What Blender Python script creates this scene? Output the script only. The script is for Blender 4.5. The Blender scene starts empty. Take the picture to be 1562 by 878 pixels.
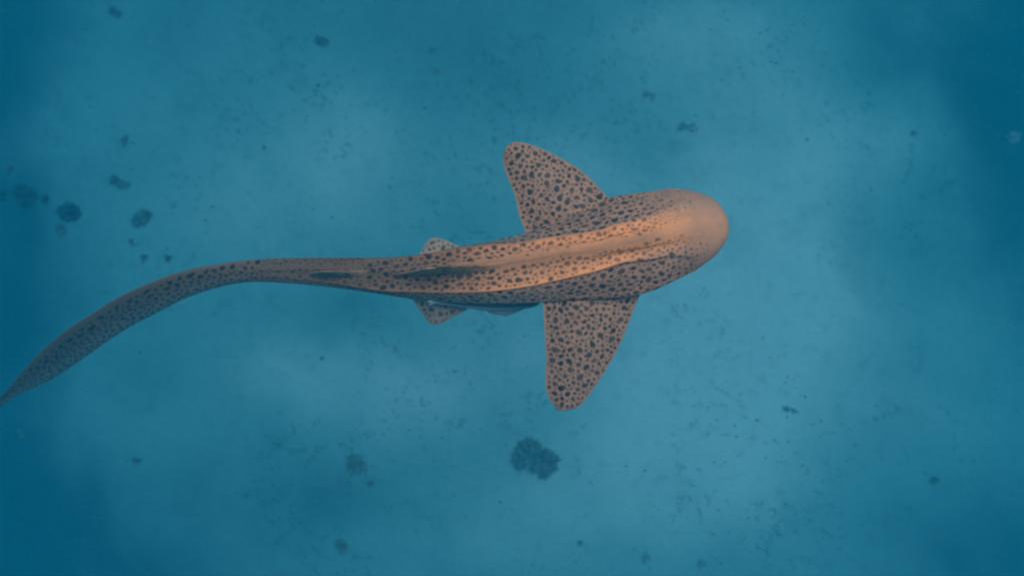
import bpy, math, random
import numpy as np

# ------------------------------------------------------------------ camera, light, exposure
SC = bpy.context.scene
COL = SC.collection
CAM_Z, LENS, PW, PH = 7.0, 24.0, 1562.0, 878.0
cam_d = bpy.data.cameras.new('camera')
cam_d.lens = LENS
cam_d.sensor_width = 36.0
cam_d.clip_end = 400.0
cam_d.clip_start = 0.02
cam = bpy.data.objects.new('camera', cam_d)
cam.location = (0, 0, CAM_Z)
COL.objects.link(cam)
SC.camera = cam
cam_d.dof.use_dof = True
cam_d.dof.focus_distance = 1.93
cam_d.dof.aperture_fstop = 2.6

SUN_EL, SUN_AZ = math.radians(68), math.radians(35)      # azimuth clockwise from +Y
world = bpy.data.worlds.new('World')
SC.world = world
world.use_nodes = True
wn = world.node_tree.nodes
wn.clear()
w_out = wn.new('ShaderNodeOutputWorld')
w_bg = wn.new('ShaderNodeBackground')
w_sky = wn.new('ShaderNodeTexSky')
w_sky.sky_type = 'NISHITA'
w_sky.sun_disc = False
w_sky.sun_elevation = SUN_EL
w_sky.sun_rotation = SUN_AZ
w_bg.inputs['Strength'].default_value = 0.10
world.node_tree.links.new(w_sky.outputs[0], w_bg.inputs[0])
world.node_tree.links.new(w_bg.outputs[0], w_out.inputs[0])

sun_d = bpy.data.lights.new('sun', 'SUN')
sun_d.energy = 3.2
sun_d.angle = math.radians(25)
sun_d.color = (1.0, 0.75, 0.66)
sun = bpy.data.objects.new('sun', sun_d)
sun.rotation_euler = (math.pi / 2 - SUN_EL, 0, -SUN_AZ + math.pi)
sun.rotation_euler = (-(math.pi / 2 - SUN_EL), 0, -SUN_AZ)
sun.location = (3, 4, 30)
COL.objects.link(sun)

SC.view_settings.view_transform = 'Standard'
SC.view_settings.look = 'None'
SC.view_settings.gamma = 1.0
SC.view_settings.use_curve_mapping = False
SC.view_settings.exposure = 0.46
SC.cycles.volume_bounces = 2
SC.cycles.max_bounces = 8
SC.cycles.pixel_filter_type = 'BLACKMAN_HARRIS'
SC.cycles.filter_width = 2.2

# ------------------------------------------------------------------ helpers
rng = np.random.default_rng(11)


def kz(z):
    """metres per photograph pixel on the level z"""
    return (CAM_Z - z) * 36.0 / LENS / PW


def at(px, py, z):
    k = kz(z)
    return np.stack(np.broadcast_arrays((px - 781.0) * k, (439.0 - py) * k, z), -1)


def sstep(a, b, x):
    t = np.clip((np.asarray(x, float) - a) / (b - a), 0, 1)
    return t * t * (3 - 2 * t)


def mesh_obj(name, V, F, mat, parent=None, attrs=None, smooth=True):
    """V (n,3); F (m,3|4) int array, quads or tris (-1 padded quads are tris)"""
    me = bpy.data.meshes.new(name)
    V = np.asarray(V, np.float32)
    F = np.asarray(F, np.int32)
    me.vertices.add(len(V))
    me.vertices.foreach_set('co', V.ravel())
    w = F.shape[1]
    me.loops.add(F.size)
    me.loops.foreach_set('vertex_index', F.ravel())
    me.polygons.add(len(F))
    me.polygons.foreach_set('loop_start', np.arange(0, F.size, w, dtype=np.int32))
    try:
        me.polygons.foreach_set('loop_total', np.full(len(F), w, np.int32))
    except Exception:
        pass
    me.update(calc_edges=True)
    if smooth:
        me.polygons.foreach_set('use_smooth', np.ones(len(F), bool))
    for an, col in (attrs or {}).items():
        a = me.attributes.new(an, 'FLOAT_COLOR', 'POINT')
        c = np.ones((len(V), 4), np.float32)
        c[:, :col.shape[1]] = col
        a.data.foreach_set('color', c.ravel())
    me.validate()
    me.materials.append(mat)
    o = bpy.data.objects.new(name, me)
    COL.objects.link(o)
    if parent:
        o.parent = parent
    return o


def empty(name, loc):
    o = bpy.data.objects.new(name, None)
    o.empty_display_size = 0.1
    o.location = loc
    COL.objects.link(o)
    return o


def tag(o, label=None, cat=None, group=None, kind=None):
    if label: o['label'] = label
    if cat: o['category'] = cat
    if group: o['group'] = group
    if kind: o['kind'] = kind
    return o


def grid_faces(n, m, wrap=False, off=0):
    i = np.arange(n - 1)[:, None]
    j = np.arange(m if wrap else m - 1)[None, :]
    j2 = (j + 1) % m
    a = i * m + j
    b = i * m + j2
    c = (i + 1) * m + j2
    d = (i + 1) * m + j
    return np.stack([a + 0 * b, b + 0 * a, c, d], -1).reshape(-1, 4) + off


class Nodes:
    def __init__(self, name):
        self.m = bpy.data.materials.new(name)
        self.m.use_nodes = True
        self.t = self.m.node_tree
        self.t.nodes.clear()
        self.out = self.t.nodes.new('ShaderNodeOutputMaterial')

    def n(self, kind, **kw):
        nd = self.t.nodes.new('ShaderNode' + kind)
        for k, v in kw.items():
            setattr(nd, k, v)
        return nd

    def l(self, a, b):
        self.t.links.new(a, b)

    def mix(self, f, a, b, mode='MIX'):
        nd = self.n('Mix', data_type='RGBA', blend_type=mode)
        for i, v in ((0, f), (6, a), (7, b)):
            if hasattr(v, 'is_linked') or isinstance(v, bpy.types.NodeSocket):
                self.l(v, nd.inputs[i])
            elif i == 0:
                nd.inputs[i].default_value = v
            else:
                nd.inputs[i].default_value = (*v, 1)
        return nd.outputs[2]

    def math(self, op, a, b=0.0, clamp=False):
        nd = self.n('Math', operation=op, use_clamp=clamp)
        for i, v in ((0, a), (1, b)):
            if isinstance(v, bpy.types.NodeSocket):
                self.l(v, nd.inputs[i])
            else:
                nd.inputs[i].default_value = v
        return nd.outputs[0]

    def ramp(self, x, lo, hi, a=0.0, b=1.0):
        nd = self.n('MapRange', interpolation_type='SMOOTHSTEP')
        self.l(x, nd.inputs[0])
        for i, v in ((1, lo), (2, hi), (3, a), (4, b)):
            nd.inputs[i].default_value = v
        return nd.outputs[0]

    def noise(self, vec, scale, detail=3, rough=0.55, dist=0.0):
        nd = self.n('TexNoise')
        self.l(vec, nd.inputs['Vector'])
        nd.inputs['Scale'].default_value = scale
        nd.inputs['Detail'].default_value = detail
        nd.inputs['Roughness'].default_value = rough
        nd.inputs['Distortion'].default_value = dist
        return nd.outputs['Fac']

    def bsdf(self, col, rough=0.7, spec=0.2, bump=None, bstr=0.3, bdist=0.01):
        p = self.n('BsdfPrincipled')
        if isinstance(col, bpy.types.NodeSocket):
            self.l(col, p.inputs['Base Color'])
        else:
            p.inputs['Base Color'].default_value = (*col, 1)
        p.inputs['Roughness'].default_value = rough
        p.inputs['Specular IOR Level'].default_value = spec
        if bump is not None:
            b = self.n('Bump')
            b.inputs['Strength'].default_value = bstr
            b.inputs['Distance'].default_value = bdist
            self.l(bump, b.inputs['Height'])
            self.l(b.outputs[0], p.inputs['Normal'])
        self.l(p.outputs[0], self.out.inputs['Surface'])
        return p


def fbm(x, y, seed, octs=5, scale=1.0, rough=0.5):
    """value noise on arrays"""
    r = np.random.default_rng(seed)
    tot = np.zeros(np.broadcast(x, y).shape)
    amp, norm = 1.0, 0.0
    for o in range(octs):
        T = r.random((64, 64))
        ox, oy = r.random(2) * 64
        ang = r.random() * 6.28
        u = (x * math.cos(ang) - y * math.sin(ang)) / scale + ox
        v = (x * math.sin(ang) + y * math.cos(ang)) / scale + oy
        iu, iv = np.floor(u).astype(int), np.floor(v).astype(int)
        fu, fv = u - iu, v - iv
        fu, fv = fu * fu * (3 - 2 * fu), fv * fv * (3 - 2 * fv)
        a = T[iu % 64, iv % 64]; b = T[(iu + 1) % 64, iv % 64]
        c = T[iu % 64, (iv + 1) % 64]; d = T[(iu + 1) % 64, (iv + 1) % 64]
        tot += amp * (a + (b - a) * fu + (c - a) * fv + (a - b - c + d) * fu * fv)
        norm += amp
        amp *= rough
        scale *= 0.5
    return tot / norm


# ------------------------------------------------------------------ materials
def m_sand():
    N = Nodes('sand')
    tc = N.n('TexCoord').outputs['Object']
    at_ = N.n('Attribute', attribute_name='sand')
    sep = N.n('SeparateColor')
    N.l(at_.outputs['Color'], sep.inputs[0])
    pale = sep.outputs[0]
    fleck = sep.outputs[1]
    n1 = N.noise(tc, 1.1, 5, 0.6, 0.5)
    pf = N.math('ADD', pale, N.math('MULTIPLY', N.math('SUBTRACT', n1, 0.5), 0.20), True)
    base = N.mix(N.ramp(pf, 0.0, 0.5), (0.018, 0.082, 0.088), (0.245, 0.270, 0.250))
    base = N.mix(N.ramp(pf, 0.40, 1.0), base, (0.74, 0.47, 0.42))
    n2 = N.noise(tc, 7.0, 6, 0.65)
    base = N.mix(N.ramp(n2, 0.53, 0.70, 0.0, 0.24), base, (0.10, 0.12, 0.10))
    n3 = N.noise(tc, 34.0, 5, 0.7, 0.6)
    base = N.mix(N.ramp(n3, 0.58, 0.72, 0.0, 0.30), base, (0.055, 0.075, 0.07))
    base = N.mix(N.ramp(n3, 0.42, 0.26, 0.0, 0.25), base, (0.62, 0.57, 0.50))
    base = N.mix(fleck, base, (0.05, 0.065, 0.055))
    bmp = N.math('ADD', n3, N.math('MULTIPLY', n2, 1.5))
    N.bsdf(base, 0.9, 0.1, bmp, 0.5, 0.03)
    return N.m


def m_skin():
    N = Nodes('spotted_skin')
    tc = N.n('TexCoord').outputs['Object']
    a = N.n('Attribute', attribute_name='skin')
    sep = N.n('SeparateColor')
    N.l(a.outputs['Color'], sep.inputs[0])
    spot, band, streak_falloff = sep.outputs[0], sep.outputs[1], sep.outputs[2]
    belly = a.outputs['Alpha']
    nf = N.noise(tc, 420.0, 3, 0.6)
    nm = N.noise(tc, 38.0, 4, 0.6)
    nl = N.noise(tc, 9.0, 3, 0.5)
    base = N.mix(band, SK_FLANK, SK_LIT_BAND)
    base = N.mix(N.math('MULTIPLY', streak_falloff, 0.85), base, SK_STREAK_FALLOFF)
    base = N.mix(N.ramp(nm, 0.48, 0.74, 0.0, 0.24), base, SK_MOTTLE)
    base = N.mix(N.ramp(nl, 0.45, 0.75, 0.0, 0.22), base, SK_MOTTLE)
    base = N.mix(N.ramp(nf, 0.35, 0.70, 0.0, 0.22), base, SK_MOTTLE)
    base = N.mix(N.math('SUBTRACT', 1.0, belly), base, (0.62, 0.56, 0.46))
    sc = N.mix(N.math('MULTIPLY', band, 0.65), SK_SPOT, (0.075, 0.040, 0.022))
    sc = N.mix(N.ramp(nm, 0.35, 0.70, 0.0, 0.28), sc, (0.10, 0.062, 0.042))
    base = N.mix(spot, base, sc)
    bmp = N.math('ADD', N.math('MULTIPLY', nf, 0.3), nm)
    N.bsdf(base, 0.62, 0.18, bmp, 0.25, 0.003)
    return N.m


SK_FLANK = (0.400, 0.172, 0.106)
SK_LIT_BAND = (1.0, 0.300, 0.105)  # orange dorsal band, with the warm local light on it painted in
SK_STREAK_FALLOFF = (0.155, 0.070, 0.040)  # brown of the crest streak; also paints the light falloff towards the tail
SK_MOTTLE = (0.17, 0.085, 0.060)
SK_SPOT = (0.011, 0.013, 0.016)


def m_algae(name, c1, c2):
    N = Nodes(name)
    tc = N.n('TexCoord').outputs['Object']
    n1 = N.noise(tc, 18.0, 4, 0.6)
    n2 = N.noise(tc, 70.0, 2, 0.6)
    b = N.mix(N.ramp(n1, 0.35, 0.65), c1, c2)
    b = N.mix(N.ramp(n2, 0.6, 0.8, 0, 0.5), b, (0.14, 0.13, 0.09))
    N.bsdf(b, 0.8, 0.15)
    return N.m


def m_remora():
    N = Nodes('slate_fish_skin')
    tc = N.n('TexCoord').outputs['Object']
    a = N.n('Attribute', attribute_name='skin')
    sep = N.n('SeparateColor')
    N.l(a.outputs['Color'], sep.inputs[0])
    n1 = N.noise(tc, 60.0, 4, 0.6)
    b = N.mix(sep.outputs[0], (0.16, 0.21, 0.22), (0.05, 0.065, 0.07))
    b = N.mix(sep.outputs[1], b, (0.34, 0.40, 0.40))
    b = N.mix(N.ramp(n1, 0.5, 0.75, 0, 0.3), b, (0.12, 0.13, 0.12))
    N.bsdf(b, 0.55, 0.25, n1, 0.2, 0.002)
    return N.m


def m_eye():
    N = Nodes('dark_eye')
    tc = N.n('TexCoord').outputs['Object']
    n1 = N.noise(tc, 90.0)
    N.bsdf(N.mix(n1, (0.008, 0.008, 0.010), (0.03, 0.025, 0.018)), 0.15, 0.5)
    return N.m


M_SAND = m_sand()
M_SKIN = m_skin()
M_ALG = m_algae('brown_algae', (0.03, 0.04, 0.04), (0.10, 0.09, 0.075))
M_ALG1 = m_algae('olive_algae', (0.12, 0.12, 0.115), (0.26, 0.19, 0.16))
M_ALG3 = m_algae('pale_silty_algae', (0.22, 0.22, 0.21), (0.40, 0.30, 0.27))
M_ALG2 = m_algae('silt_grey_algae', (0.10, 0.105, 0.10), (0.24, 0.17, 0.15))
M_REM = m_remora()
M_EYE = m_eye()

# ------------------------------------------------------------------ sea floor
F_Z = 0.0


def floor_h(x, y):
    h = 0.22 * (fbm(x, y, 3, 3, 2.6) - 0.5) + 0.05 * (fbm(x, y, 5, 4, 0.6) - 0.5)
    h = h - 0.020 * np.clip(-x - 1.0, 0, 30) ** 1.25 - 0.012 * np.clip(x - 2.5, 0, 30) ** 1.25
    return np.maximum(h, -2.2)


# pale sand and darker silty film, with the vignette painted dark at edges and corners: (px, py, radius x, radius y, strength) at their places on the floor
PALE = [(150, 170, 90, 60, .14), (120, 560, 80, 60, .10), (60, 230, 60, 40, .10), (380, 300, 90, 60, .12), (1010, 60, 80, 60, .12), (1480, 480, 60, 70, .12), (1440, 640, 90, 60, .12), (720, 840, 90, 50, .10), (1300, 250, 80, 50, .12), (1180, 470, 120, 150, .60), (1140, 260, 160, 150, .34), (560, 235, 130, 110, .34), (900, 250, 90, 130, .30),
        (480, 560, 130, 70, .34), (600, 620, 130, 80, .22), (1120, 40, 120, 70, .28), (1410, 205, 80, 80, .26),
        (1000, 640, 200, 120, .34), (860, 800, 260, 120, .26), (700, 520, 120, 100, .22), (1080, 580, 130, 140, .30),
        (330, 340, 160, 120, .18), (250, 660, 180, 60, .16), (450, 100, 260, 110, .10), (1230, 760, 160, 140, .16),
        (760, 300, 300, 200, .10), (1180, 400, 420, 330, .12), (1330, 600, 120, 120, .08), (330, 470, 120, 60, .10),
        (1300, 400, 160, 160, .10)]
DARK_VIGNETTE = [(-10, 40, 105, 190, .30), (-30, 430, 115, 240, .33), (-10, 740, 115, 130, .25), (210, 880, 150, 50, .10),
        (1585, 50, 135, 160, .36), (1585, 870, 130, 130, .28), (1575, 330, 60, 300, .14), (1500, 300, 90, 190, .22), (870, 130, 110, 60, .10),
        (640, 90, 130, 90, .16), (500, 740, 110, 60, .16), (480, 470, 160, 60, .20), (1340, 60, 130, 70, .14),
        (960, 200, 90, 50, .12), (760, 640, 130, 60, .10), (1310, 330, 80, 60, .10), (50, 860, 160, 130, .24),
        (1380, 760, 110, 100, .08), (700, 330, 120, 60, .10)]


def build_floor():
    def axis(half, core, step):
        c = np.arange(-core, core + step / 2, step)
        o = core + (half - core) * np.linspace(0, 1, 26)[1:] ** 2
        return np.concatenate([-o[::-1], c, o])
    xs, ys = axis(24, 6.2, 0.026), axis(24, 3.9, 0.026)
    X, Y = np.meshgrid(xs, ys, indexing='ij')
    Z = floor_h(X, Y) + 0.012 * (fbm(X, Y, 8, 3, 0.16) - 0.5)
    k = kz(Z)
    px, py = X / k + 781, 439 - Y / k
    wx = 110 * (fbm(X, Y, 21, 4, 0.9) - 0.5)
    wy = 110 * (fbm(X, Y, 22, 4, 0.9) - 0.5)
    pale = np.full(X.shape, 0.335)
    for sgn, L in ((1, PALE), (-1, DARK_VIGNETTE)):
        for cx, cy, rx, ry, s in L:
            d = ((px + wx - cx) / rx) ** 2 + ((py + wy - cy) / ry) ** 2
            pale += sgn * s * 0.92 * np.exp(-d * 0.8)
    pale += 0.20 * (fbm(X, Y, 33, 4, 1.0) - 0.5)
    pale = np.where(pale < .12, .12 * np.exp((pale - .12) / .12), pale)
    n = fbm(X, Y, 31, 5, 0.5, 0.6)
    wig = np.abs(fbm(X, Y, 41, 4, 0.35, 0.6) - 0.5)
    fleck = sstep(0.012, 0.0, wig) * sstep(0.47, 0.60, fbm(X, Y, 42, 3, 0.9)) * 0.5
    fleck = np.maximum(fleck, sstep(0.66, 0.78, n) * 0.12)
    V = np.stack([X, Y, Z], -1).reshape(-1, 3)
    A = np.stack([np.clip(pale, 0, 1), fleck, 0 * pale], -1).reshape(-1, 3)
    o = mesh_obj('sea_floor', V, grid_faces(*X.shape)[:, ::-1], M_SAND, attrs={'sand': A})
    tag(o, kind='structure')
    o['label'] = 'pale sandy sea floor with soft darker silt patches and a vignette painted at the edges'


build_floor()


# ------------------------------------------------------------------ algae clumps on the sand
def floor_pt(px, py):
    z = 0.0
    for _ in range(4):
        p = at(np.array(px, float), np.array(py, float), np.array(z, float))
        z = float(floor_h(p[..., 0], p[..., 1]))
    return np.array([float(p[..., 0]), float(p[..., 1]), z])


def fronds(blobs, n, length, rise, r):
    """thin bent fronds rooted in a union of discs (x, y, rx, ry) metres, origin centred"""
    V, F = [], []
    areas = np.array([b[2] * b[3] for b in blobs]); areas /= areas.sum()
    for _ in range(n):
        b = blobs[r.choice(len(blobs), p=areas)]
        a, q = r.random() * 6.283, math.sqrt(r.random())
        ph = 7.0 * b[0] / (b[2] + 1e-4) + 3.0 * b[1] / (b[3] + 1e-4)
        q *= 0.80 + 0.16 * math.sin(3 * a + ph) + 0.13 * math.sin(7 * a + 2.3 * ph) + 0.10 * math.sin(13 * a + ph)
        x, y = b[0] + b[2] * q * math.cos(a), b[1] + b[3] * q * math.sin(a)
        az = a + r.normal() * 1.1
        L = length * (0.5 + r.random())
        up = rise * (1.15 - q) * (0.6 + 0.8 * r.random())
        wd = 0.10 * L + 0.002
        d = np.array([math.cos(az), math.sin(az), 0]); s = np.array([-d[1], d[0], 0.25 * r.normal()])
        base = np.array([x, y, 0.15 * up])
        pts = [base, base + d * L * .35 + [0, 0, up * .9], base + d * L * .8 + [0, 0, up * 1.0 + 0.1 * L * r.normal()]]
        i = len(V)
        V += [pts[0] - s * wd * .5, pts[0] + s * wd * .5, pts[1] - s * wd, pts[1] + s * wd, pts[2] - s * wd * .3, pts[2] + s * wd * .3]
        F += [(i, i + 1, i + 3, i + 2), (i + 2, i + 3, i + 5, i + 4)]
    return np.array(V), np.array(F)


def mound(blobs, h, seed):
    V, F = [], []
    for bi, b in enumerate(blobs):
        n, m = 9, 22
        t = np.linspace(0, 1, n)[:, None]; a = np.linspace(0, 2 * math.pi, m, endpoint=False)[None, :]
        rr = 1 + 0.35 * (fbm(3 * np.cos(a) + bi, 3 * np.sin(a), seed, 3, 1.0) - 0.5)
        x = b[0] + b[2] * t * rr * np.cos(a); y = b[1] + b[3] * t * rr * np.sin(a)
        z = h * (1 - t ** 2) * (0.6 + 0.8 * fbm(x * 20, y * 20, seed + 1, 3, 1.0)) - 0.02 * t + 0 * a
        off = sum(len(v) for v in V)
        V.append(np.stack([x, y, z], -1).reshape(-1, 3)); F.append(grid_faces(n, m, True, off))
    return np.concatenate(V), np.concatenate(F)


GROUP = 'algae clumps on the sand'
# px, py, blobs in photograph pixels (dx, dy, rx, ry), fronds, material, label
CLUMPS = [
    (817, 697, [(-14, -8, 20, 17), (4, 3, 24, 18), (18, 8, 17, 14), (-22, 4, 11, 11), (-6, -16, 14, 8), (12, 20, 10, 8)], 1500, 0,
     'largest dark ragged algae clump on pale sand below the shark'),
    (543, 708, [(-3, -6, 9, 8), (-5, 5, 9, 7), (4, 3, 10, 10)], 320, 0,
     'mid-sized dark algae clump on the sand left of the largest clump'),
    (521, 831, [(-2, -3, 6, 7), (2, 3, 8, 6)], 160, 1,
     'faint small algae clump near the bottom edge below the mid-sized one'),
    (41, 298, [(-10, -6, 7, 8), (4, 2, 12, 10), (0, 8, 9, 6)], 330, 0,
     'wide notched algae clump close to the left edge above the tail'),
    (70, 304, [(0, 0, 6, 8)], 90, 0,
     'small algae clump tight beside the wide notched clump at left'),
    (105, 323, [(-2, 0, 13, 10), (6, 1, 11, 10)], 330, 0,
     'round dense dark algae clump above the curve of the tail'),
    (92, 350, [(0, -2, 7, 6), (3, 4, 5, 5)], 110, 1,
     'small algae clump just beneath the round dense one'),
    (217, 332, [(-4, 3, 10, 7), (4, -3, 10, 7)], 240, 1,
     'grey-brown oval algae clump alone right of the round dense clump'),
    (182, 278, [(-8, -4, 7, 5), (2, 2, 7, 6), (10, 4, 6, 6)], 200, 1,
     'faint ring-shaped algae patch above the grey-brown oval clump'),
    (3, 298, [(0, 0, 8, 8)], 110, 0,
     'algae clump cut by the left edge of the view'),
    (15, 258, [(0, 0, 6, 4)], 60, 1,
     'faint algae tuft near the left edge above the notched clump'),
    (201, 369, [(-1, -1, 4, 5), (2, 3, 3, 4)], 60, 1,
     'slim small algae tuft below the grey-brown oval clump'),
    (220, 393, [(0, 0, 5, 5)], 60, 1,
     'left of two tiny round tufts just above the tail'),
    (257, 394, [(0, 0, 5, 5)], 60, 1,
     'right of two tiny round tufts just above the tail'),
    (176, 19, [(-4, -3, 6, 5), (4, 3, 6, 5)], 120, 1,
     'slanted algae tuft near the top edge at far left'),
    (493, 63, [(-5, -2, 7, 4), (4, 2, 7, 4)], 120, 1,
     'slanted narrow algae tuft near the top left of centre'),
    (190, 215, [(0, 0, 5, 9)], 70, 1,
     'thin upright faint tuft above the ring-shaped patch'),
    (208, 703, [(0, -1, 6, 5)], 60, 1,
     'tiny squarish tuft on dark sand below the tail'),
    (492, 546, [(0, 0, 3, 3)], 30, 0,
     'tiny dark dot of algae below the middle of the body'),
    (403, 226, [(0, 0, 3, 3)], 30, 0,
     'tiny dark dot of algae above the thin rear of the shark'),
    (486, 131, [(0, 0, 3, 3)], 30, 0,
     'tiny dark dot of algae below the slanted narrow tuft'),
    (1425, 732, [(0, 0, 6, 5)], 60, 1,
     'small curled tuft on the sand near the lower right'),
    (1206, 624, [(-6, -1, 6, 3), (5, 3, 6, 2)], 60, 2,
     'thin twig-like tuft right of the lower pectoral fin'),
    (990, 145, [(-4, -2, 5, 5), (6, 3, 5, 5)], 70, 2,
     'pale double tuft above the head between brighter sand patches'),
    (1050, 193, [(-9, 0, 6, 3), (6, 1, 8, 3)], 70, 2,
     'scattered thin tuft just above the head of the shark'),
    (1394, 203, [(0, 0, 5, 3)], 40, 2,
     'small tuft on the bright sand patch at upper right'),
    (1545, 210, [(0, 0, 8, 7)], 80, 2,
     'faint tuft near the right edge at upper right'),
    (668, 108, [(0, 0, 5, 4)], 40, 2,
     'small faint tuft high above the pelvic fins'),
    (985, 850, [(0, 0, 6, 10)], 70, 2,
     'tall faint tuft on the sand at the bottom right of centre'),
    (1070, 860, [(0, 0, 6, 9)], 70, 2,
     'faint tuft at the bottom edge right of the tall one'),
    (884, 827, [(0, 0, 4, 5)], 40, 1,
     'tiny tuft on the sand straight below the largest clump'),
    (566, 737, [(0, 0, 5, 4)], 40, 1,
     'tiny tuft just below and right of the mid-sized clump'),
    (35, 660, [(0, 0, 6, 4)], 40, 1,
     'faint tuft on dark sand under the tip of the tail'),
]
for ci, (px, py, bl, nf, mi, lab) in enumerate(CLUMPS):
    p = floor_pt(px, py)
    k = kz(p[2])
    blobs = [(b[0] * k, -b[1] * k, b[2] * k, b[3] * k) for b in bl]
    r = np.random.default_rng(100 + ci)
    size = max(b[2] for b in blobs)
    mat = (M_ALG if px < 150 else M_ALG1, M_ALG2, M_ALG3)[mi]
    V, F = fronds(blobs, nf, min(0.055, size * .75), min(0.06, size * .5), r)
    mb = [(b[0], b[1], b[2] * .64, b[3] * .64) for b in blobs]
    Vm, Fm = mound(mb, min(0.05, size * .4), 50 + ci)
    if nf >= 300:
        e = tag(empty('algae_clump', tuple(p)), lab, 'algae', GROUP)
        mesh_obj('mound', Vm, Fm, mat, e)
        tag(mesh_obj('fronds', V, F, mat, e), kind='stuff')
    else:
        o = mesh_obj('algae_clump', np.concatenate([Vm, V]), np.concatenate([Fm, F + len(Vm)]), mat)
        o.location = p
        tag(o, lab, 'algae', GROUP)

# loose crumbs of weed and shell strewn over the whole floor
def build_crumbs():
    r = np.random.default_rng(5)
    n = 3600
    x = r.uniform(-6.2, 6.2, n * 3); y = r.uniform(-3.8, 3.8, n * 3)
    keep = fbm(x, y, 71, 3, 0.8) > 0.5 + 0.10 * r.standard_normal(n * 3)
    x, y = x[keep][:n], y[keep][:n]
    z = floor_h(x, y)
    n = len(x)
    s = 0.004 + 0.014 * r.random(n) ** 4
    V = []
    for c in range(6):
        a = c * math.pi / 3 + r.random(n)
        q = s * (0.5 + 1.1 * r.random(n))
        V.append(np.stack([x + q * np.cos(a), y + q * np.sin(a) * 0.7, z + 0.001 + 0 * q], -1))
    V.append(np.stack([x, y, z + s * 0.8], -1))
    V = np.stack(V, 1)
    F = np.array([[c, (c + 1) % 6, 6] for c in range(6)])
    F = (F[None] + 7 * np.arange(n)[:, None, None]).reshape(-1, 3)
    o = mesh_obj('weed_crumbs', V.reshape(-1, 3), F, M_ALG2)
    tag(o, 'small crumbs of weed and rubble strewn over the sand', 'rubble', kind='stuff')


build_crumbs()

# ------------------------------------------------------------------ the shark
# stations along the body: Ux, Uy, Lx, Ly = the two edges of the outline seen from above
ST = np.array([
    (1111, 345, 1111, 348), (1110, 338, 1110, 355), (1107.5, 330, 1108.5, 363), (1103.5, 321.5, 1104.5, 372),
    (1096.5, 311.5, 1098, 381), (1086, 302.5, 1089, 391), (1070, 295.8, 1077, 400), (1050, 290.5, 1064, 410),
    (1024, 287.6, 1046, 419.5), (996, 291.5, 1023, 430.5), (960, 295.8, 990, 445), (928, 302, 957, 452.5),
    (900, 318, 924, 455.5), (868, 329.7, 888, 457), (829, 344, 846, 459.5), (800, 355.2, 813, 461.8),
    (746.5, 368, 755, 463), (703, 375.8, 708, 462.2), (640, 388.6, 642, 457.4), (580, 392.6, 582, 448.6),
    (520, 392.5, 519, 439.7), (470, 392.3, 467, 434), (432, 392.8, 428, 431.2), (393.6, 395, 393, 429.6),
    (365, 397.7, 370, 431), (338, 401.6, 348, 434.5), (304, 407.2, 316, 443), (265, 417, 285, 454.3),
    (222, 433, 247, 473.5), (177.7, 454, 207, 494), (142, 475, 178, 512.5), (112.6, 495.5, 143, 535),
    (83, 519, 112, 556), (59, 541.4, 85, 573.5), (38.5, 563.6, 58, 587.5), (17.8, 587.3, 30, 600.5),
    (0, 606.6, 6, 614.5), (-16, 625, -12, 631), (-24, 636, -23, 637)], float)
Cst = (ST[:, :2] + ST[:, 2:]) / 2
s_st = np.concatenate([[0], np.cumsum(np.hypot(*np.diff(Cst, axis=0).T))])


def pchip(x, y, xq):
    """monotone cubic interpolation, y (n,) or (n,k)"""
    y = np.asarray(y, float)
    one = y.ndim == 1
    if one: y = y[:, None]
    h = np.diff(x)[:, None]
    d = np.diff(y, axis=0) / h
    m = np.zeros_like(y)
    w1 = 2 * h[1:] + h[:-1]; w2 = h[1:] + 2 * h[:-1]
    ok = d[1:] * d[:-1] > 0
    with np.errstate(divide='ignore', invalid='ignore'):
        hm = (w1 + w2) / (w1 / d[:-1] + w2 / d[1:])
    m[1:-1] = np.where(ok, hm, 0)
    m[0], m[-1] = d[0], d[-1]
    i = np.clip(np.searchsorted(x, xq) - 1, 0, len(x) - 2)
    t = ((xq - x[i]) / (x[i + 1] - x[i]))[:, None]
    hh = h[i]
    r = ((2 * t**3 - 3 * t**2 + 1) * y[i] + (t**3 - 2 * t**2 + t) * hh * m[i]
         + (-2 * t**3 + 3 * t**2) * y[i + 1] + (t**3 - t**2) * hh * m[i + 1])
    return r[:, 0] if one else r


# values given against the centre x of the station
XC = Cst[:, 0]


def along(tab, xq):
    t = np.array(sorted(tab), float)
    return pchip(t[:, 0], t[:, 1], xq) if len(t) > 2 else np.interp(xq, t[:, 0], t[:, 1])


Z_TAB = [(-40, 3.72), (100, 3.95), (250, 4.24), (400, 4.52), (600, 4.80), (800, 4.97), (950, 5.04), (1111, 5.07)]
UR_TAB = [(-40, .6), (400, .75), (480, .86), (580, .93), (640, .95), (720, .88), (800, .72), (893, .50), (945, .42), (1000, .45), (1111, .5)]
LR_TAB = [(-40, -.6), (400, -.55), (480, -.66), (580, -.78), (640, -.64), (735, -.60), (800, -.52), (893, -.39), (945, -.30), (1000, -.3), (1111, -.5)]
CR_TAB = [(-40, 0), (400, .10), (480, .16), (580, .24), (640, .30), (740, .27), (800, .24), (893, .12), (945, .07), (1000, .05), (1111, 0)]
ZR_TAB = [(-40, .6), (400, .62), (580, .68), (700, .74), (800, .62), (893, .50), (960, .43), (1040, .44), (1111, .5)]
ZC_TAB = [(-40, .9), (400, .85), (580, .94), (700, 1.0), (800, .84), (893, .69), (960, .60), (1040, .56), (1111, .5)]
W_TAB = [(-40, 1), (300, 1), (400, .6), (520, .0), (900, 0), (1000, .25), (1060, .85), (1111, 1)]       # blend to an ellipse
SH_TAB = [(-40, 1.7), (200, 1.6), (300, 1.15), (400, .45), (480, 0), (600, 0), (1111, 0)]             # roll of the tail blade
TH_TAB = [(-40, .12), (60, .16), (150, .22), (300, .50), (400, .85), (900, .6), (1111, .62)]

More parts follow.
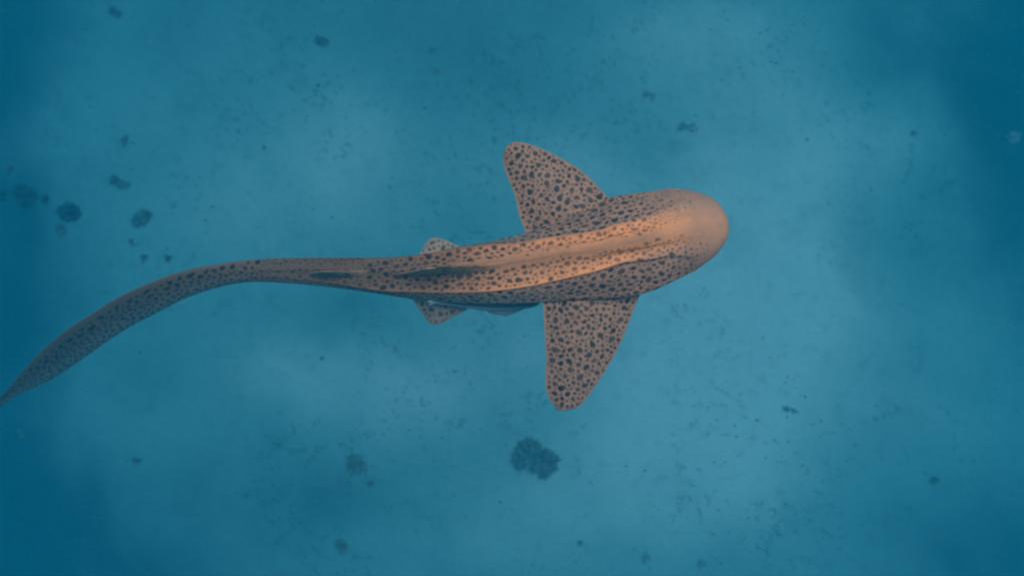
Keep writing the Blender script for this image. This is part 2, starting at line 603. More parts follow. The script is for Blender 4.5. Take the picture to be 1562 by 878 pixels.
NS, NQ_T, NQ_B = 1040, 262, 40


def body_sections():
    # denser stations near the nose
    total = s_st[-1]
    u = np.linspace(0, 1, NS)
    s = total * (u + 0.0) ** 1.0
    s = np.concatenate([np.linspace(0, 1, 24)[:-1] ** 2 * 8, np.linspace(8, total, NS - 23)])
    E = pchip(s_st, ST, s)
    E[:, 1] = np.where(True, E[:, 1], 0)
    # round the nose: half width follows a circular opening over the first few pixels
    return s, E


def build_shark():
    s, E = body_sections()
    U2, L2 = E[:, :2], E[:, 2:]
    cx = (U2[:, 0] + L2[:, 0]) / 2
    g = lambda T: along(T, cx)
    zc_, rU, rL, cr, zR, zC, W, SH, TH = map(g, (Z_TAB, UR_TAB, LR_TAB, CR_TAB, ZR_TAB, ZC_TAB, W_TAB, SH_TAB, TH_TAB))
    hp = np.hypot(*(U2 - L2).T) / 2 * kz(zc_) * SH * W
    PU, PL = at(U2[:, 0], U2[:, 1], zc_ + hp), at(L2[:, 0], L2[:, 1], zc_ - hp)
    PU[:, 2] = zc_; PL[:, 2] = zc_
    cen, lat = (PU + PL) / 2, (PU - PL) / 2
    hw = np.linalg.norm(lat, axis=1)
    k = kz(zc_)
    o = np.ones_like(rU)
    # control section (lateral, height) in half widths
    ctl = [
        (o, 0 * o), (rU + (1 - rU) * .72, zR * .42), (rU + (1 - rU) * .36, zR * .78), (rU + .03, zR - .02), (rU, zR + .035), (rU - .07, zR + .01),
        (rU * .5 + cr * .5, zR * .45 + zC * .55 - .085), (cr + .13, zC - .07), (cr, zC), (cr - .13, zC - .07),
        (rL * .5 + cr * .5, zR * .45 + zC * .55 - .085), (rL + .07, zR + .01), (rL, zR + .035), (rL - .03, zR - .02), (rL + (-1 - rL) * .36, zR * .78),
        (rL + (-1 - rL) * .72, zR * .42), (-o, 0 * o), (-.82 * o, -.36 * o), (-.4 * o, -.56 * o), (0 * o, -.60 * o), (.4 * o, -.56 * o), (.82 * o, -.36 * o)]
    B = np.stack([np.stack(c, -1) for c in ctl], 1)               # (ns, 22, 2)
    th = np.concatenate([np.linspace(0, math.pi, 17), math.pi + np.linspace(0, math.pi, 7)[1:-1]])
    sg = np.where(np.sin(th) >= 0, 1, .9)
    el = np.stack([np.cos(th)[None] + 0 * TH[:, None], SH[:, None] * np.cos(th)[None] + TH[:, None] * (np.sin(th) * sg)[None]], -1)
    Cn = B * (1 - W[:, None, None]) + el * W[:, None, None]
    n = Cn.shape[1]
    tt = np.concatenate([np.linspace(0, 16, NQ_T, endpoint=False), np.linspace(16, n, NQ_B, endpoint=False)])
    # even out the spacing on the upper side by arc length of the mean mid section
    i0 = np.floor(tt).astype(int); f = (tt - i0)[None, :, None]
    p0, p1, p2, p3 = (Cn[:, (i0 + d) % n] for d in (-1, 0, 1, 2))
    Q = 0.5 * (2 * p1 + (p2 - p0) * f + (2 * p0 - 5 * p1 + 4 * p2 - p3) * f**2 + (3 * p1 - p0 - 3 * p2 + p3) * f**3)
    # arc-length re-spacing of the upper part, per station
    top = Q[:, :NQ_T + 1]
    seg = np.hypot(*np.moveaxis(np.diff(top, axis=1), -1, 0)) + 1e-6
    cum = np.concatenate([np.zeros((len(s), 1)), np.cumsum(seg, 1)], 1)
    newt = np.linspace(0, 1, NQ_T + 1)
    lat_w = 0.65 * newt[None] + 0.35 * (1 - top[:, :, 0][:, ::1]) / 2 * 1.0
    for r_ in range(len(s)):
        c = cum[r_] / cum[r_, -1]
        Q[r_, :NQ_T + 1, 0] = np.interp(newt, c, top[r_, :, 0].copy())
        Q[r_, :NQ_T + 1, 1] = np.interp(newt, c, top[r_, :, 1].copy())
    V = cen[:, None] + lat[:, None] * Q[..., 0:1]
    V[..., 2] += Q[..., 1] * hw[:, None]
    # gill slits: five short creases on each side just ahead of the pectoral fins
    for g_ in (928, 937, 946, 955, 964):
        cre = np.exp(-((cx[:, None] - g_ + 4 * np.abs(Q[..., 0])) / 1.3) ** 2) * sstep(.80, .87, np.abs(Q[..., 0])) * sstep(.995, .95, np.abs(Q[..., 0]))
        V[..., 2] -= .0045 * cre
    nq = NQ_T + NQ_B
    # coordinates for the coat: s along, q around (photograph pixels), zero at the crest
    dQ = np.hypot(*np.moveaxis(np.diff(Q, axis=1), -1, 0))
    cumq = np.concatenate([np.zeros((len(s), 1)), np.cumsum(dQ, 1)], 1) * (hw / k)[:, None]
    lat_u = Q[..., 0]
    iq = np.argmin(np.abs(lat_u[:, :NQ_T] - cr[:, None]), 1)
    q = cumq - cumq[np.arange(len(s)), iq][:, None]
    side = np.arange(nq)[None] + 0 * iq[:, None]
    edgeU, edgeL = q[:, 0], q[:, NQ_T]
    qU = np.array([np.interp(-rU[i], -lat_u[i, :NQ_T], q[i, :NQ_T]) for i in range(len(s))])
    qL = np.array([np.interp(-rL[i], -lat_u[i, :NQ_T], q[i, :NQ_T]) for i in range(len(s))])
    cxg = cx[:, None] + 0 * q
    # belly part of the ring beyond the U edge has its own wrap: measure from the edge
    ub = np.zeros_like(q)
    ub[:, NQ_T:] = 1

    # --- spots: thrown at random, kept apart, sizes by region
    S, st = [], {}
    cell = 14.0

    def fits(x, y, r, gap):
        ci, cj = int(x // cell), int(y // cell)
        for a in (-1, 0, 1):
            for b in (-1, 0, 1):
                for (X, Y, R) in st.get((ci + a, cj + b), ()):
                    if ((X - x) / 1.22) ** 2 + (Y - y) ** 2 < (R + r + gap) ** 2:
                        return False
        return True

    def put(x, y, r, asp, ang, stg):
        st.setdefault((int(x // cell), int(y // cell)), []).append((x, y, r))
        S.append((x, y, r, asp, ang, stg))
    r = random.Random(4)
    L = s[-1]
    ii = lambda x: min(len(s) - 1, max(0, int(np.searchsorted(s, x))))
    for cls, (n_try, r0, r1, gap) in enumerate([(4200, 3.1, 4.3, 2.9), (26000, 2.1, 3.1, 1.75), (52000, 1.2, 1.9, 1.35)]):
        for _ in range(n_try):
            x = r.uniform(40, L)
            i = ii(x)
            e0, e1 = edgeU[i] - 18, edgeL[i] + 16
            y = r.uniform(e0, e1)
            X = cx[i]
            rad = r.uniform(r0, r1)
            hwp = (edgeL[i] - edgeU[i]) / 2
            inband = qU[i] < y < qL[i]
            v = (y - edgeU[i]) / (edgeL[i] - edgeU[i])
            stg = r.uniform(.78, 1.0)
            if X > 560:
                # bare central streak
                if abs(y) < 7 + 4 * math.sin(X * .05) + 3 * math.sin(X * .17) and X > 690 and cls < 3:
                    if cls < 2 or r.random() < .93: continue
                if inband:
                    pr = (.65, .9, .75)[cls]
                    if X > 690: pr *= float(sstep(5, 17, abs(y)))
                    if r.random() > pr: continue
                    rear = float(sstep(900, 740, X))
                    stg *= .82 + .18 * rear
                    rad *= .88 + .06 * rear
                    pr = (.60, .80, .60)[cls]
                    if min(abs(y - qU[i]), abs(y - qL[i])) < 4 and X < 980: continue
                else:
                    if min(abs(y - qU[i]), abs(y - qL[i])) < 3 and X < 960: continue
                    if X < 860: rad *= .84
                # head: shrink and thin out
                lim = 1062 + (y / 60.0) ** 2 * (18 if y > 0 else -14) - (10 if inband else 0) + (12 if cls == 2 else 0)
                if y < 0: lim -= 18
                hf = float(sstep(lim + 12, lim - 75, X))
                if X > lim + 14: continue
                rad *= .46 + .54 * hf
                if r.random() > .50 + .50 * hf: continue
                if rad < .75: continue
                stg *= .62 + .38 * hf
            else:
                tf = float(sstep(560, 420, X))
                if X < 400:
                    b0 = .20
                    if v < b0: continue
                    if cls == 0:
                        if not (b0 < v < b0 + .20): continue
                        rad *= .80 + .55 * SH[i] / 1.6
                    else:
                        rad *= (.80 + .62 * SH[i] / 1.6) * (1 - .20 * v) * 1.12
                        if cls == 2: rad *= 1.15
                    stg = min(1, stg * 1.12) * (1 - .15 * v)
                else:
                    if v < .14: continue
                    rad *= .78
                    if cls == 0 and not (.45 < v < .8): continue
                    stg *= .85
                    if abs(v - .42) < .08 and X < 560 and cls < 2: continue
                if X < 60: rad *= .75
            if not fits(x, y, rad, gap * (.68 if X < 430 else .80 if X < 800 else .90)): continue
            asp = 1.22 * (1.15 if not inband else 1.08) + r.uniform(-.12, .2)
            if X > 1000: asp = r.uniform(.95, 1.2)
            if X < 420: asp *= 1 - .38 * SH[i] / 1.6
            ang = r.uniform(-.35, .35)
            put(x, y, rad, asp, ang, stg)
            if cls == 0 and r.random() < .6 or cls == 1 and r.random() < .16:
                for _k in range(1 if r.random() < .7 else 2):
                    a = r.uniform(0, 6.283)
                    x2, y2 = x + rad * 1.25 * math.cos(a), y + rad * .85 * math.sin(a)
                    put(x2, y2, rad * r.uniform(.55, .8), asp, r.uniform(-.6, .6), stg * r.uniform(.8, 1))
    spot = np.zeros_like(q)
    wsx = 1.2 * (fbm(s[:, None] + 0 * q, q, 61, 2, 7.0) - .5) * 2
    wsy = 1.2 * (fbm(s[:, None] + 0 * q, q, 62, 2, 7.0) - .5) * 2
    qq = q.copy()
    # on the belly the ring continues from the L edge; near its end it belongs to the U side
    wrapq = q[:, -1] + (q[:, -1] - q[:, -2])
    half = (wrapq + edgeL) / 2
    mU = (ub > 0) & (q > half[:, None])
    qq = np.where(mU, q - (wrapq - edgeU)[:, None], q)
    for (x, y, rad, asp, ang, stg) in S:
        i0_, i1_ = np.searchsorted(s, x - rad * 2.2 - 2), np.searchsorted(s, x + rad * 2.2 + 2)
        if i1_ <= i0_: continue
        sub = qq[i0_:i1_]
        msk = np.abs(sub - y) < rad * 1.9 + 2
        c = np.where(msk.any(0))[0]
        if len(c) == 0: continue
        ds = s[i0_:i1_, None] + wsx[i0_:i1_][:, c] - x
        dq = sub[:, c] + wsy[i0_:i1_][:, c] - y
        ca, sa = math.cos(ang), math.sin(ang)
        a1, b1 = (ds * ca + dq * sa) / asp, -ds * sa + dq * ca
        d = np.hypot(a1, b1)
        v_ = np.clip((rad + .75 - d) / 1.9, 0, 1) * stg
        cur = spot[i0_:i1_][:, c]
        spot[i0_:i1_, c[0]:c[-1] + 1] = np.maximum(spot[i0_:i1_, c[0]:c[-1] + 1],
                                                   _expand(v_, c))
    # --- tone masks
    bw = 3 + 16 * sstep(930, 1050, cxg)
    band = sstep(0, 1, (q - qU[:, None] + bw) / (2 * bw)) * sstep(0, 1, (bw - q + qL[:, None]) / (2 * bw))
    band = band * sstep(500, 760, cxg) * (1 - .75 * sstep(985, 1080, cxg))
    rid = np.maximum(np.exp(-((q - qU[:, None] - 3.5) / 4.0) ** 2), np.exp(-((q - qL[:, None] + 3.5) / 4.0) ** 2))  # pale ridge lines, with the ridge highlights painted into them
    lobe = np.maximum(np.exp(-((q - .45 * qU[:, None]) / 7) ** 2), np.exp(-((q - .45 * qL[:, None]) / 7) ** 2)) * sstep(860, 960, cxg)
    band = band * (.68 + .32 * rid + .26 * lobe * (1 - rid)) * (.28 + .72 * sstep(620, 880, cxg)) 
    streak_falloff = np.exp(-(q / 7.5) ** 2) * sstep(640, 760, cxg) * sstep(1040, 960, cxg) * .50
    streak_falloff = np.maximum(streak_falloff, .30 * np.exp(-((q - 5) / 12) ** 2) * sstep(640, 720, cxg) * sstep(930, 820, cxg))
    streak_falloff *= .6 + .8 * (fbm(s[:, None] / 3 + 0 * q, q, 77, 3, 6.0))
    streak_falloff = np.maximum(streak_falloff, (.85 - .10 * rid) * sstep(830, 590, cxg) ** 1.2)  # light falloff over the rear body, painted as darker skin
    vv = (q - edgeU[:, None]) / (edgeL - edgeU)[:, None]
    streak_falloff = np.maximum(streak_falloff, (.96 - .42 * sstep(.18, .55, vv) * sstep(430, 280, cxg)) * sstep(700, 520, cxg))  # same painted falloff on the tail, weaker down its flank
    streak_falloff[:, NQ_T:] = 0
    be = sstep(.0, 1.0, 0 * q)
    tfade = sstep(300, 480, cx)[:, None]                       # only the body has a pale belly
    dist_edge = np.where(ub > 0, np.minimum(np.abs(q - edgeL[:, None]), np.abs(wrapq[:, None] - q)), 0)
    bell = 1 - sstep(8, 24, dist_edge) * tfade
    fl = np.where(q < 0, (q - qU[:, None]) / (edgeU - qU - 1e-3)[:, None], (q - qL[:, None]) / (edgeL - qL + 1e-3)[:, None])
    bell = bell * (1 - .20 * sstep(0, .5, fl) * sstep(900, 720, cxg) * tfade * (ub < .5))
    bell = bell * (1 - .16 * sstep(.40, .85, vv) * sstep(430, 300, cxg) * (ub < .5))
    spot *= np.where(ub > 0, np.clip(bell * 1.25, 0, 1), 1)
    A = np.stack([np.clip(spot, 0, 1), np.clip(band, 0, 1), np.clip(streak_falloff, 0, 1), bell], -1)
    Vs, Fs, As = [V.reshape(-1, 3)], [grid_faces(len(s), nq, True)], [A.reshape(-1, 4)]
    # close both ends
    nV = len(s) * nq
    Vs.append(np.stack([V[0].mean(0) + [0.0005, 0, 0], V[-1].mean(0)]))
    As.append(np.array([[0, 0, 0, 1], [0, 0, .4, 1.]]))
    j = np.arange(nq)
    cap0 = np.stack([np.full(nq, nV), (j + 1) % nq, j, j], -1)
    capn = np.stack([np.full(nq, nV + 1), (len(s) - 1) * nq + j, (len(s) - 1) * nq + (j + 1) % nq], -1)
    tris = [cap0[:, :3], capn]
    off = nV + 2

    # --- fins: lead and trail edges (x, y, drop) run from root to tip
    def fin(lead, trail, thick, spots_r, seed, na=230, nb=150, edge_clear=4.0, strength=1.0, camber=.02, bandv=0.25, tone=.0, dark=1.0):
        nonlocal off
        def res(P):
            P = np.array(P, float)
            d = np.concatenate([[0], np.cumsum(np.hypot(*np.diff(P[:, :2], axis=0).T))])
            tq = np.linspace(0, d[-1], na)
            # smooth a little so the outline has no corners
            R = pchip(d, P, tq)
            ker = np.hanning(13)[1:-1]; ker /= ker.sum()
            pad = len(ker) // 2
            Rp = np.concatenate([2 * R[:1] - R[pad:0:-1], R, 2 * R[-1:] - R[-2:-pad - 2:-1]])
            return np.stack([np.convolve(Rp[:, c], ker, 'valid') for c in range(3)], -1)
        Ld, Tr = res(lead), res(trail)
        a = np.linspace(0, 1, na)[:, None]; b = (1 - np.cos(np.linspace(0, math.pi, nb)))[None] / 2
        P = Ld[:, None] * (1 - b[..., None]) + Tr[:, None] * b[..., None]
        th_ = thick * (1 - .86 * a) * (2.6 * np.sqrt(b) * (1 - b) ** 1.1 * .9 + .02)
        th_ = th_ * np.clip((1 - a) / .04, 0, 1) ** .5
        zz = P[..., 2] + camber * np.sin(math.pi * b) * (1 - .3 * a)
        zz = zz + 0.0028 * np.sin(b * 5 + a * 9) * b * a           # slight ripple of the trailing margin
        W_ = at(P[..., 0], P[..., 1], zz)
        top_ = W_ + np.stack([0 * th_, 0 * th_, th_], -1)
        bot_ = W_ - np.stack([0 * th_, 0 * th_, th_ * .7], -1)
        pts = P[..., :2].reshape(-1, 2)
        # outline for the clear margin
        ol = np.concatenate([Ld[:, :2], Tr[::-1, :2]])
        rr = random.Random(seed)
        Sp = []
        x0, x1, y0, y1 = pts[:, 0].min(), pts[:, 0].max(), pts[:, 1].min(), pts[:, 1].max()
        grid = P[::6, ::6, :2].reshape(-1, 2)
        for cls, (tries, r0, r1, gp) in enumerate(spots_r):
            for _ in range(tries):
                x, y = rr.uniform(x0, x1), rr.uniform(y0, y1)
                if np.min((grid[:, 0] - x) ** 2 + (grid[:, 1] - y) ** 2) > 12: continue
                rad = rr.uniform(r0, r1)
                dm = math.sqrt(np.min((ol[:, 0] - x) ** 2 + (ol[:, 1] - y) ** 2))
                if dm < rad + edge_clear * (.5 if cls else 1): continue
                if cls == 0 and dm < 14 and rr.random() < .6: continue
                if any((X - x) ** 2 + (Y - y) ** 2 < (R + rad + gp) ** 2 for X, Y, R, *_ in Sp): continue
                sg_ = rr.uniform(.8, 1) * strength
                an = rr.uniform(0, 3.14)
                Sp.append((x, y, rad, rr.uniform(1, 1.3), an, sg_))
                if cls == 0 and rr.random() < .80:
                    aa = rr.uniform(0, 6.283)
                    Sp.append((x + rad * 1.1 * math.cos(aa), y + rad * 1.1 * math.sin(aa), rad * rr.uniform(.55, .8), 1.1, an, sg_ * rr.uniform(.8, 1)))
        sp = np.zeros(len(pts))
        w1 = (fbm(pts[:, 0], pts[:, 1], seed + 1, 2, 6.0) - .5) * 2.4
        w2 = (fbm(pts[:, 0], pts[:, 1], seed + 2, 2, 6.0) - .5) * 2.4
        for (x, y, rad, asp, an, sg_) in Sp:
            m_ = (np.abs(pts[:, 0] - x) < rad * 1.6 + 3) & (np.abs(pts[:, 1] - y) < rad * 1.6 + 3)
            dx, dy = pts[m_, 0] + w1[m_] - x, pts[m_, 1] + w2[m_] - y
            ca, sa = math.cos(an), math.sin(an)
            d = np.hypot((dx * ca + dy * sa) / asp, -dx * sa + dy * ca)
            sp[m_] = np.maximum(sp[m_], np.clip((rad + .75 - d) / 1.9, 0, 1) * sg_)
        z0 = np.zeros(len(pts))
        At = np.stack([sp, z0 + tone, z0 + bandv * .3, z0 + dark], -1)
        Ab = np.stack([z0, z0, z0, z0], -1)
        Vs.extend([top_.reshape(-1, 3), bot_.reshape(-1, 3)]); As.extend([At, Ab])
        nn = na * nb
        flip = np.cross(Tr[0, :2] - Ld[0, :2], Ld[-1, :2] - Ld[0, :2]) > 0
        f1 = grid_faces(na, nb, False, off); f2 = grid_faces(na, nb, False, off + nn)
        Fs.extend([f1 if flip else f1[:, ::-1], f2[:, ::-1] if flip else f2])
        # stitch the rim
        ia = np.arange(na); rim = np.concatenate([ia * nb, (na - 1) * nb + np.arange(1, nb), (ia[::-1] * nb + nb - 1)[1:]])
        r1_, r2_ = rim[:-1] + off, rim[1:] + off
        q_ = np.stack([r1_, r2_, r2_ + nn, r1_ + nn], -1)
        Fs.append(q_ if flip else q_[:, ::-1])
        off += 2 * nn

    big = [(900, 3.0, 5.0, 2.7), (8000, 2.2, 3.4, 1.45), (12000, 1.2, 1.9, 1.15)]
    zA = 4.985
    fin([(952, 322, zA + .01), (936, 306, zA), (928, 301, zA), (916.8, 290, zA - .003), (904, 276, zA - .006), (886, 260.3, zA - .01), (868, 248.4, zA - .016), (842.5, 234.5, zA - .026), (817, 223, zA - .036), (806, 219.3, zA - .04), (796.4, 217, zA - .044), (788, 216.4, zA - .046), (781, 217.4, zA - .048), (775, 220.8, zA - .05), (770.4, 227, zA - .05)],
        [(812, 372, zA + .01), (801.5, 352, zA), (796, 339, zA - .002), (791.2, 325.8, zA - .004), (786, 300, zA - .012), (778.4, 279.7, zA - .022), (770.2, 259, zA - .034), (767.4, 249, zA - .04), (767, 240, zA - .045), (768, 232, zA - .048), (770.4, 227, zA - .05)],
        .020, big, 201, tone=.03)
    zB = 4.975
    fin([(985, 432, zB + .012), (978, 446, zB + .004), (972.4, 458, zB), (966.9, 471, zB - .003), (958.7, 493, zB - .008), (949, 517.6, zB - .016), (936.9, 542, zB - .024), (920.5, 569.5, zB - .034), (904, 594, zB - .044), (885.5, 617, zB - .054), (879, 621.5, zB - .056), (873, 623.8, zB - .058), (864, 625.3, zB - .06), (857, 626.6, zB - .06)],
        [(834, 440, zB + .012), (829, 455, zB + .003), (828, 463, zB), (829, 478, zB - .004), (830, 493, zB - .008), (831.6, 523, zB - .018), (833, 553, zB - .032), (831.8, 575, zB - .042), (832, 588, zB - .048), (835.7, 602.3, zB - .053), (840, 611, zB - .056), (845, 618.7, zB - .058), (850, 624, zB - .06), (857, 626.6, zB - .06)],
        .020, big, 301, tone=.0)
    sm = [(120, 2.8, 3.6, 3.2), (1600, 1.9, 2.8, 2.6), (1500, 1.1, 1.6, 2.2)]
    zP = 4.812
    fin([(716, 388, zP), (709, 379, zP), (703, 375.8, zP), (692.7, 372, zP - 0.013), (682.4, 367, zP - 0.032), (669.6, 362.9, zP - 0.058), (664, 362, zP - 0.064), (659.4, 362.4, zP - 0.070), (655, 364.2, zP - 0.074)],
        [(636, 402, zP), (638, 394, zP), (640, 388.4, zP - 0.006), (644, 380, zP - 0.026), (648, 372.6, zP - 0.048), (651.3, 367.6, zP - 0.064), (655, 364.2, zP - 0.074)],
        .010, sm, 401, 110, 80, 3.2, .85, .008, 0, 0, .86)
    fin([(728, 452, zP), (720, 460, zP), (712, 472, zP - 0.010), (703, 477, zP - 0.019), (690, 483.8, zP - 0.038), (674.8, 492.2, zP - 0.064), (668, 494.4, zP - 0.070), (662, 495.2, zP - 0.077), (657, 493.6, zP - 0.080)],
        [(622, 442, zP), (626, 449, zP), (628.7, 455.2, zP - 0.006), (635, 465.7, zP - 0.026), (640.6, 473.6, zP - 0.042), (646.6, 481.6, zP - 0.058), (651, 488, zP - 0.074), (657, 493.6, zP - 0.080)],
        .010, sm, 501, 110, 90, 3.2, .85, .008, 0, 0, .86)

    # dorsal fins: upright blades on the crest; (x, height) outlines in photograph pixels
    crest = np.array([(420, 410), (473, 415), (517, 414.4), (573, 413), (609, 414.2), (657, 411.8), (700, 407.2), (740, 402.7), (817, 391.5), (893, 382)], float)

    def blade(lead, trail, thick, lean, lift, seed, na=70, nb=90, tone=.5):
        nonlocal off
        Ld, Tr = np.array(lead, float), np.array(trail, float)
        ta = np.linspace(0, 1, na)
        def res(P):
            d = np.concatenate([[0], np.cumsum(np.hypot(*np.diff(P, axis=0).T))])
            return pchip(d, P, ta * d[-1])
        Ld, Tr = res(Ld), res(Tr)
        b = np.linspace(0, 1, nb)[None, :, None]
        P = Ld[:, None] * (1 - b) + Tr[:, None] * b
        X, H = P[..., 0], P[..., 1]
        y = np.interp(X, crest[:, 0], crest[:, 1])
        ci = np.interp(X, cx[::-1], np.arange(len(cx))[::-1])
        zt = np.interp(ci, np.arange(len(cx)), zc_ + zC * hw * .96)
        kk = kz(zt)
        z = zt + H * kk
        a_ = ta[:, None]; b_ = b[..., 0]
        hh = np.clip(H / max(1, Ld[:, 1].max()), 0, 1)
        t_ = thick * (1 - .8 * hh) * np.sin(np.clip(b_ / .34, 0, 1) * math.pi / 2) ** .9 * (1 - .80 * b_ ** 1.4)
        yc = y + lift * (1 - .0 * hh) * sstep(X.max(), X.max() - 60, X) + lean * H
        one = at(X, yc - t_, zt); two = at(X, yc + t_, zt)
        one[..., 2] = z; two[..., 2] = z
        nn = na * nb
        r_ = np.random.default_rng(seed)
        sp = sstep(.56, .64, fbm(X, H, seed, 2, 6.0)) * sstep(2, 8, H) * (1 - b_ * .9)
        pale_tr = sstep(.80, 1.0, b_)
        for side_, sgn in ((one, 1), (two, -1)):
            Vs.append(side_.reshape(-1, 3))
            As.append(np.stack([sp * .8, tone * (1 - b_) * (1 - .5 * hh), 0.30 * (1 - b_) + 0 * X, .97 - .27 * pale_tr * sstep(.35, .7, hh) + 0 * X], -1).reshape(-1, 4))
            f = grid_faces(na, nb, False, off)
            Fs.append(f if sgn > 0 else f[:, ::-1])
            off += nn
        o1 = off - 2 * nn
        ia = np.arange(na); rim = np.concatenate([ia * nb, (na - 1) * nb + np.arange(1, nb), (ia[::-1] * nb + nb - 1)[1:]])
        r1_, r2_ = rim[:-1] + o1, rim[1:] + o1
        Fs.append(np.stack([r1_, r2_, r2_ + nn, r1_ + nn], -1))

    blade([(806, -7), (780, 0), (750, 10), (722, 24), (700, 36), (682, 44), (668, 47), (658, 46)],
          [(664, -7), (640, -3), (612, 2), (609.5, 5), (620, 14), (636, 28), (648, 40), (658, 46)], 7.0, -.11, 4.0, 601, tone=.8)
    blade([(590, -6), (570, 0), (550, 8), (530, 19), (512, 27), (500, 29)],
          [(516, -6), (498, -3), (476, 1), (473, 4), (480, 14), (490, 24), (500, 29)], 6.0, -.11, 3.0, 701, tone=.1)

    Vall = np.concatenate(Vs); Aall = np.concatenate(As); Fall = np.concatenate(Fs)
    # triangles of the end caps as degenerate-free small quads: split each into the quad list via an extra ring
    ringV, ringF = [], []
    root = empty('shark', (0.0, 0.0, 0.0))
    base = V[int(np.argmin(np.abs(cx - 850)))].mean(0)
    root.location = base
    tag(root, 'black-spotted tan shark with rounded head and long curved tail swimming over sand', 'shark')
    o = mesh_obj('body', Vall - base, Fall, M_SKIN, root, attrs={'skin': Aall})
    # eyes low on the sides of the head, barbels under the snout
    for (px, lt) in ((1042, 1), (1052, -1)):
        i = int(np.argmin(np.abs(cx - px)))
        c = cen[i] + lat[i] * (.965 * lt); c[2] += -.10 * hw[i]
        n, m = 9, 14
        t = np.linspace(0, math.pi, n)[:, None]; a = np.linspace(0, 2 * math.pi, m, endpoint=False)[None]
        E_ = np.stack([.009 * np.sin(t) * np.cos(a), .006 * np.sin(t) * np.sin(a), .006 * np.cos(t) + 0 * a], -1).reshape(-1, 3)
        mesh_obj('eye', E_ + c - base, grid_faces(n, m, True)[:, ::-1], M_EYE, root)
    for (px, lt) in ((1098, .45), (1098, -.45)):
        i = int(np.argmin(np.abs(cx - px)))
        c = cen[i] + lat[i] * lt; c[2] -= .50 * hw[i]
        t = np.linspace(0, 1, 10)[:, None]; a = np.linspace(0, 2 * math.pi, 8, endpoint=False)[None]
        rr_ = .0035 * (1 - .75 * t)
        E_ = np.stack([rr_ * np.cos(a) - .012 * t, rr_ * np.sin(a) + .006 * lt * t, -.035 * t + 0 * a], -1).reshape(-1, 3)
        mesh_obj('barbel', E_ + c - base, grid_faces(10, 8, True), M_SKIN, root,
                 attrs={'skin': np.tile([0, 0, 0, 1.0], (len(E_), 1))})
    return root


def _expand(v, c):
    """values on the columns c laid back on the closed range c[0]..c[-1] (others zero)"""
    out = np.zeros((v.shape[0], c[-1] - c[0] + 1))
    out[:, c - c[0]] = v
    return out


build_shark()


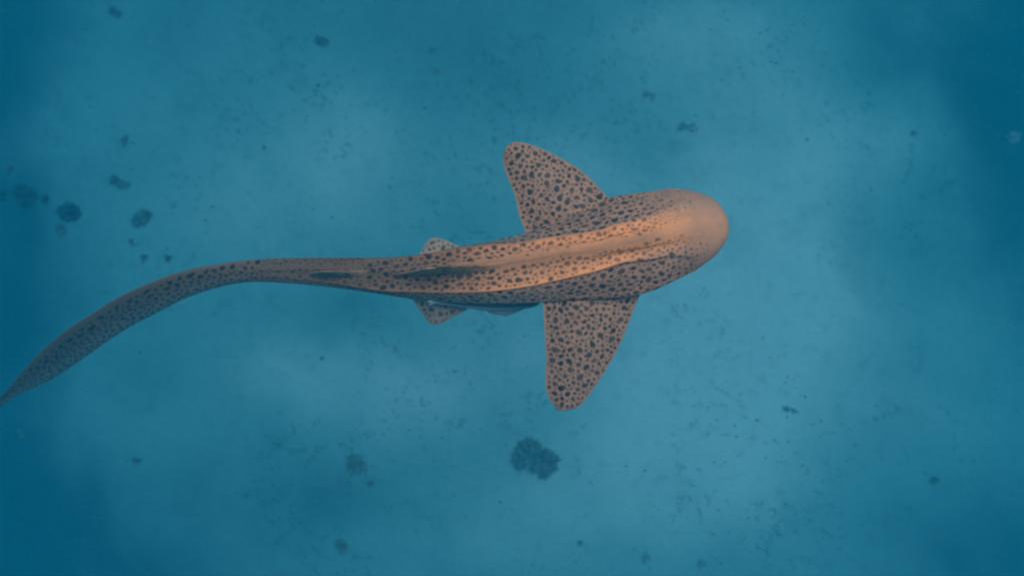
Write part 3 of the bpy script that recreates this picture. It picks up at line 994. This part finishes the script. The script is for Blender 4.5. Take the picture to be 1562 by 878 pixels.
# ------------------------------------------------------------------ the remora under the shark's flank
def build_remora():
    # centre x, centre y, half width, half height (photograph pixels), head to tail
    T = np.array([(824, 461, .6, .6), (821, 461.6, 3.2, 2.2), (815, 462.6, 5.2, 3.6), (805, 463.8, 6.4, 5), (790, 464.8, 7.6, 6.5), (772, 465.6, 8.6, 7.6),
                  (752, 465.8, 8.4, 7.6), (730, 465.0, 7.2, 7), (710, 463.8, 5.6, 6), (690, 462.6, 4.0, 4.6), (672, 461.4, 2.8, 3.4), (660, 460.6, 2.0, 2.8), (655, 460.2, 1.6, 2.4)], float)
    d = np.concatenate([[0], np.cumsum(np.hypot(*np.diff(T[:, :2], axis=0).T))])
    n, m = 90, 36
    P = pchip(d, T, np.linspace(0, d[-1], n))
    z0 = 4.862
    k = kz(z0)
    a = np.linspace(0, 2 * math.pi, m, endpoint=False)[None]
    C = at(P[:, 0], P[:, 1], np.full(n, z0))
    V = C[:, None] + np.stack([0 * a + 0 * P[:, :1], P[:, 2:3] * k * np.cos(a), P[:, 3:4] * k * np.sin(a)], -1)
    V = V.reshape(-1, 3)
    stripe = np.exp(-((np.cos(a) + .15) / .32) ** 2) * (np.sin(a) > -.3) + 0 * P[:, :1]
    A = np.stack([stripe * .8, 0 * stripe, 0 * stripe], -1).reshape(-1, 3)
    base = C[45].copy()
    root = empty('remora', tuple(base))
    tag(root, 'slim slate-blue remora hugging the lower flank beside the shark between its fins', 'fish')
    Vb = [V]; Fb = [grid_faces(n, m, True)[:, ::-1]]; Ab = [A]; off = len(V)
    mesh_obj('body', V - base, Fb[0], M_REM, root, attrs={'skin': A})

    def plate(name, pts, zt, zb, pale):
        """thin fin from a plan outline; zt/zb heights per point"""
        pts = np.array(pts, float)
        c = pts.mean(0)
        top = at(pts[:, 0], pts[:, 1], z0 + pts[:, 2])
        bot = top - [0, 0, .0014]
        N_ = len(pts)
        cc = at(c[0], c[1], z0 + c[2])
        Vp = np.concatenate([top, bot, [cc + [0, 0, .0012]], [cc - [0, 0, .0026]]])
        j = np.arange(N_)
        F = [np.stack([np.full(N_, 2 * N_), j, (j + 1) % N_], -1), np.stack([np.full(N_, 2 * N_ + 1), N_ + (j + 1) % N_, N_ + j], -1),
             np.stack([j, N_ + j, (j + 1) % N_], -1), np.stack([(j + 1) % N_, N_ + j, N_ + (j + 1) % N_], -1)]
        Ap = np.tile([.25, 0, 0], (len(Vp), 1)).astype(float)
        Ap[:N_, 1] = pale
        mesh_obj(name, Vp - base, np.concatenate(F), M_REM, root, attrs={'skin': Ap})
    # pectoral fin swept back, its hind margin ragged
    plate('pectoral_fin', [(806, 466, -.002), (798, 472, -.005), (786, 477, -.008), (777, 480, -.010), (770, 482.6, -.011), (768, 480.6, -.011), (760, 480.2, -.010), (750, 478, -.008), (742, 474.6, -.005), (756, 469, -.003)], 0, 0, .05)
    plate('anal_fin', [(752, 470, -.006), (738, 474, -.010), (726, 472, -.010), (708, 466.5, -.006), (730, 466, -.004)], 0, 0, .10)
    plate('caudal_fin', [(664, 458.6, .003), (657, 458.0, .006), (649.5, 459.4, .010), (656, 460.6, .004), (660, 461.2, 0), (655, 463, .003), (652, 466.5, .006), (660, 464, .002), (666, 462.6, .002)], 0, 0, .40)


build_remora()

# ------------------------------------------------------------------ the water: one closed box of even density round everything
def build_water():
    x, z0, z1 = 25.5, -3.4, CAM_Z + 0.25
    V = [(sx * x, sy * x, z) for z in (z0, z1) for sx, sy in ((-1, -1), (1, -1), (1, 1), (-1, 1))]
    F = [(0, 3, 2, 1), (4, 5, 6, 7), (0, 1, 5, 4), (1, 2, 6, 5), (2, 3, 7, 6), (3, 0, 4, 7)]
    N = Nodes('sea_water_haze')
    v = N.n('VolumePrincipled')
    v.inputs['Density'].default_value = 0.25
    v.inputs['Color'].default_value = (0.002, 0.135, 0.19, 1)
    v.inputs['Absorption Color'].default_value = (0.055, 0.60, 0.80, 1)
    v.inputs['Anisotropy'].default_value = 0.3
    N.l(v.outputs[0], N.out.inputs['Volume'])
    o = mesh_obj('haze', V, F, N.m, smooth=False)
    tag(o, 'blue sea water filling the whole scene', kind='stuff')


build_water()
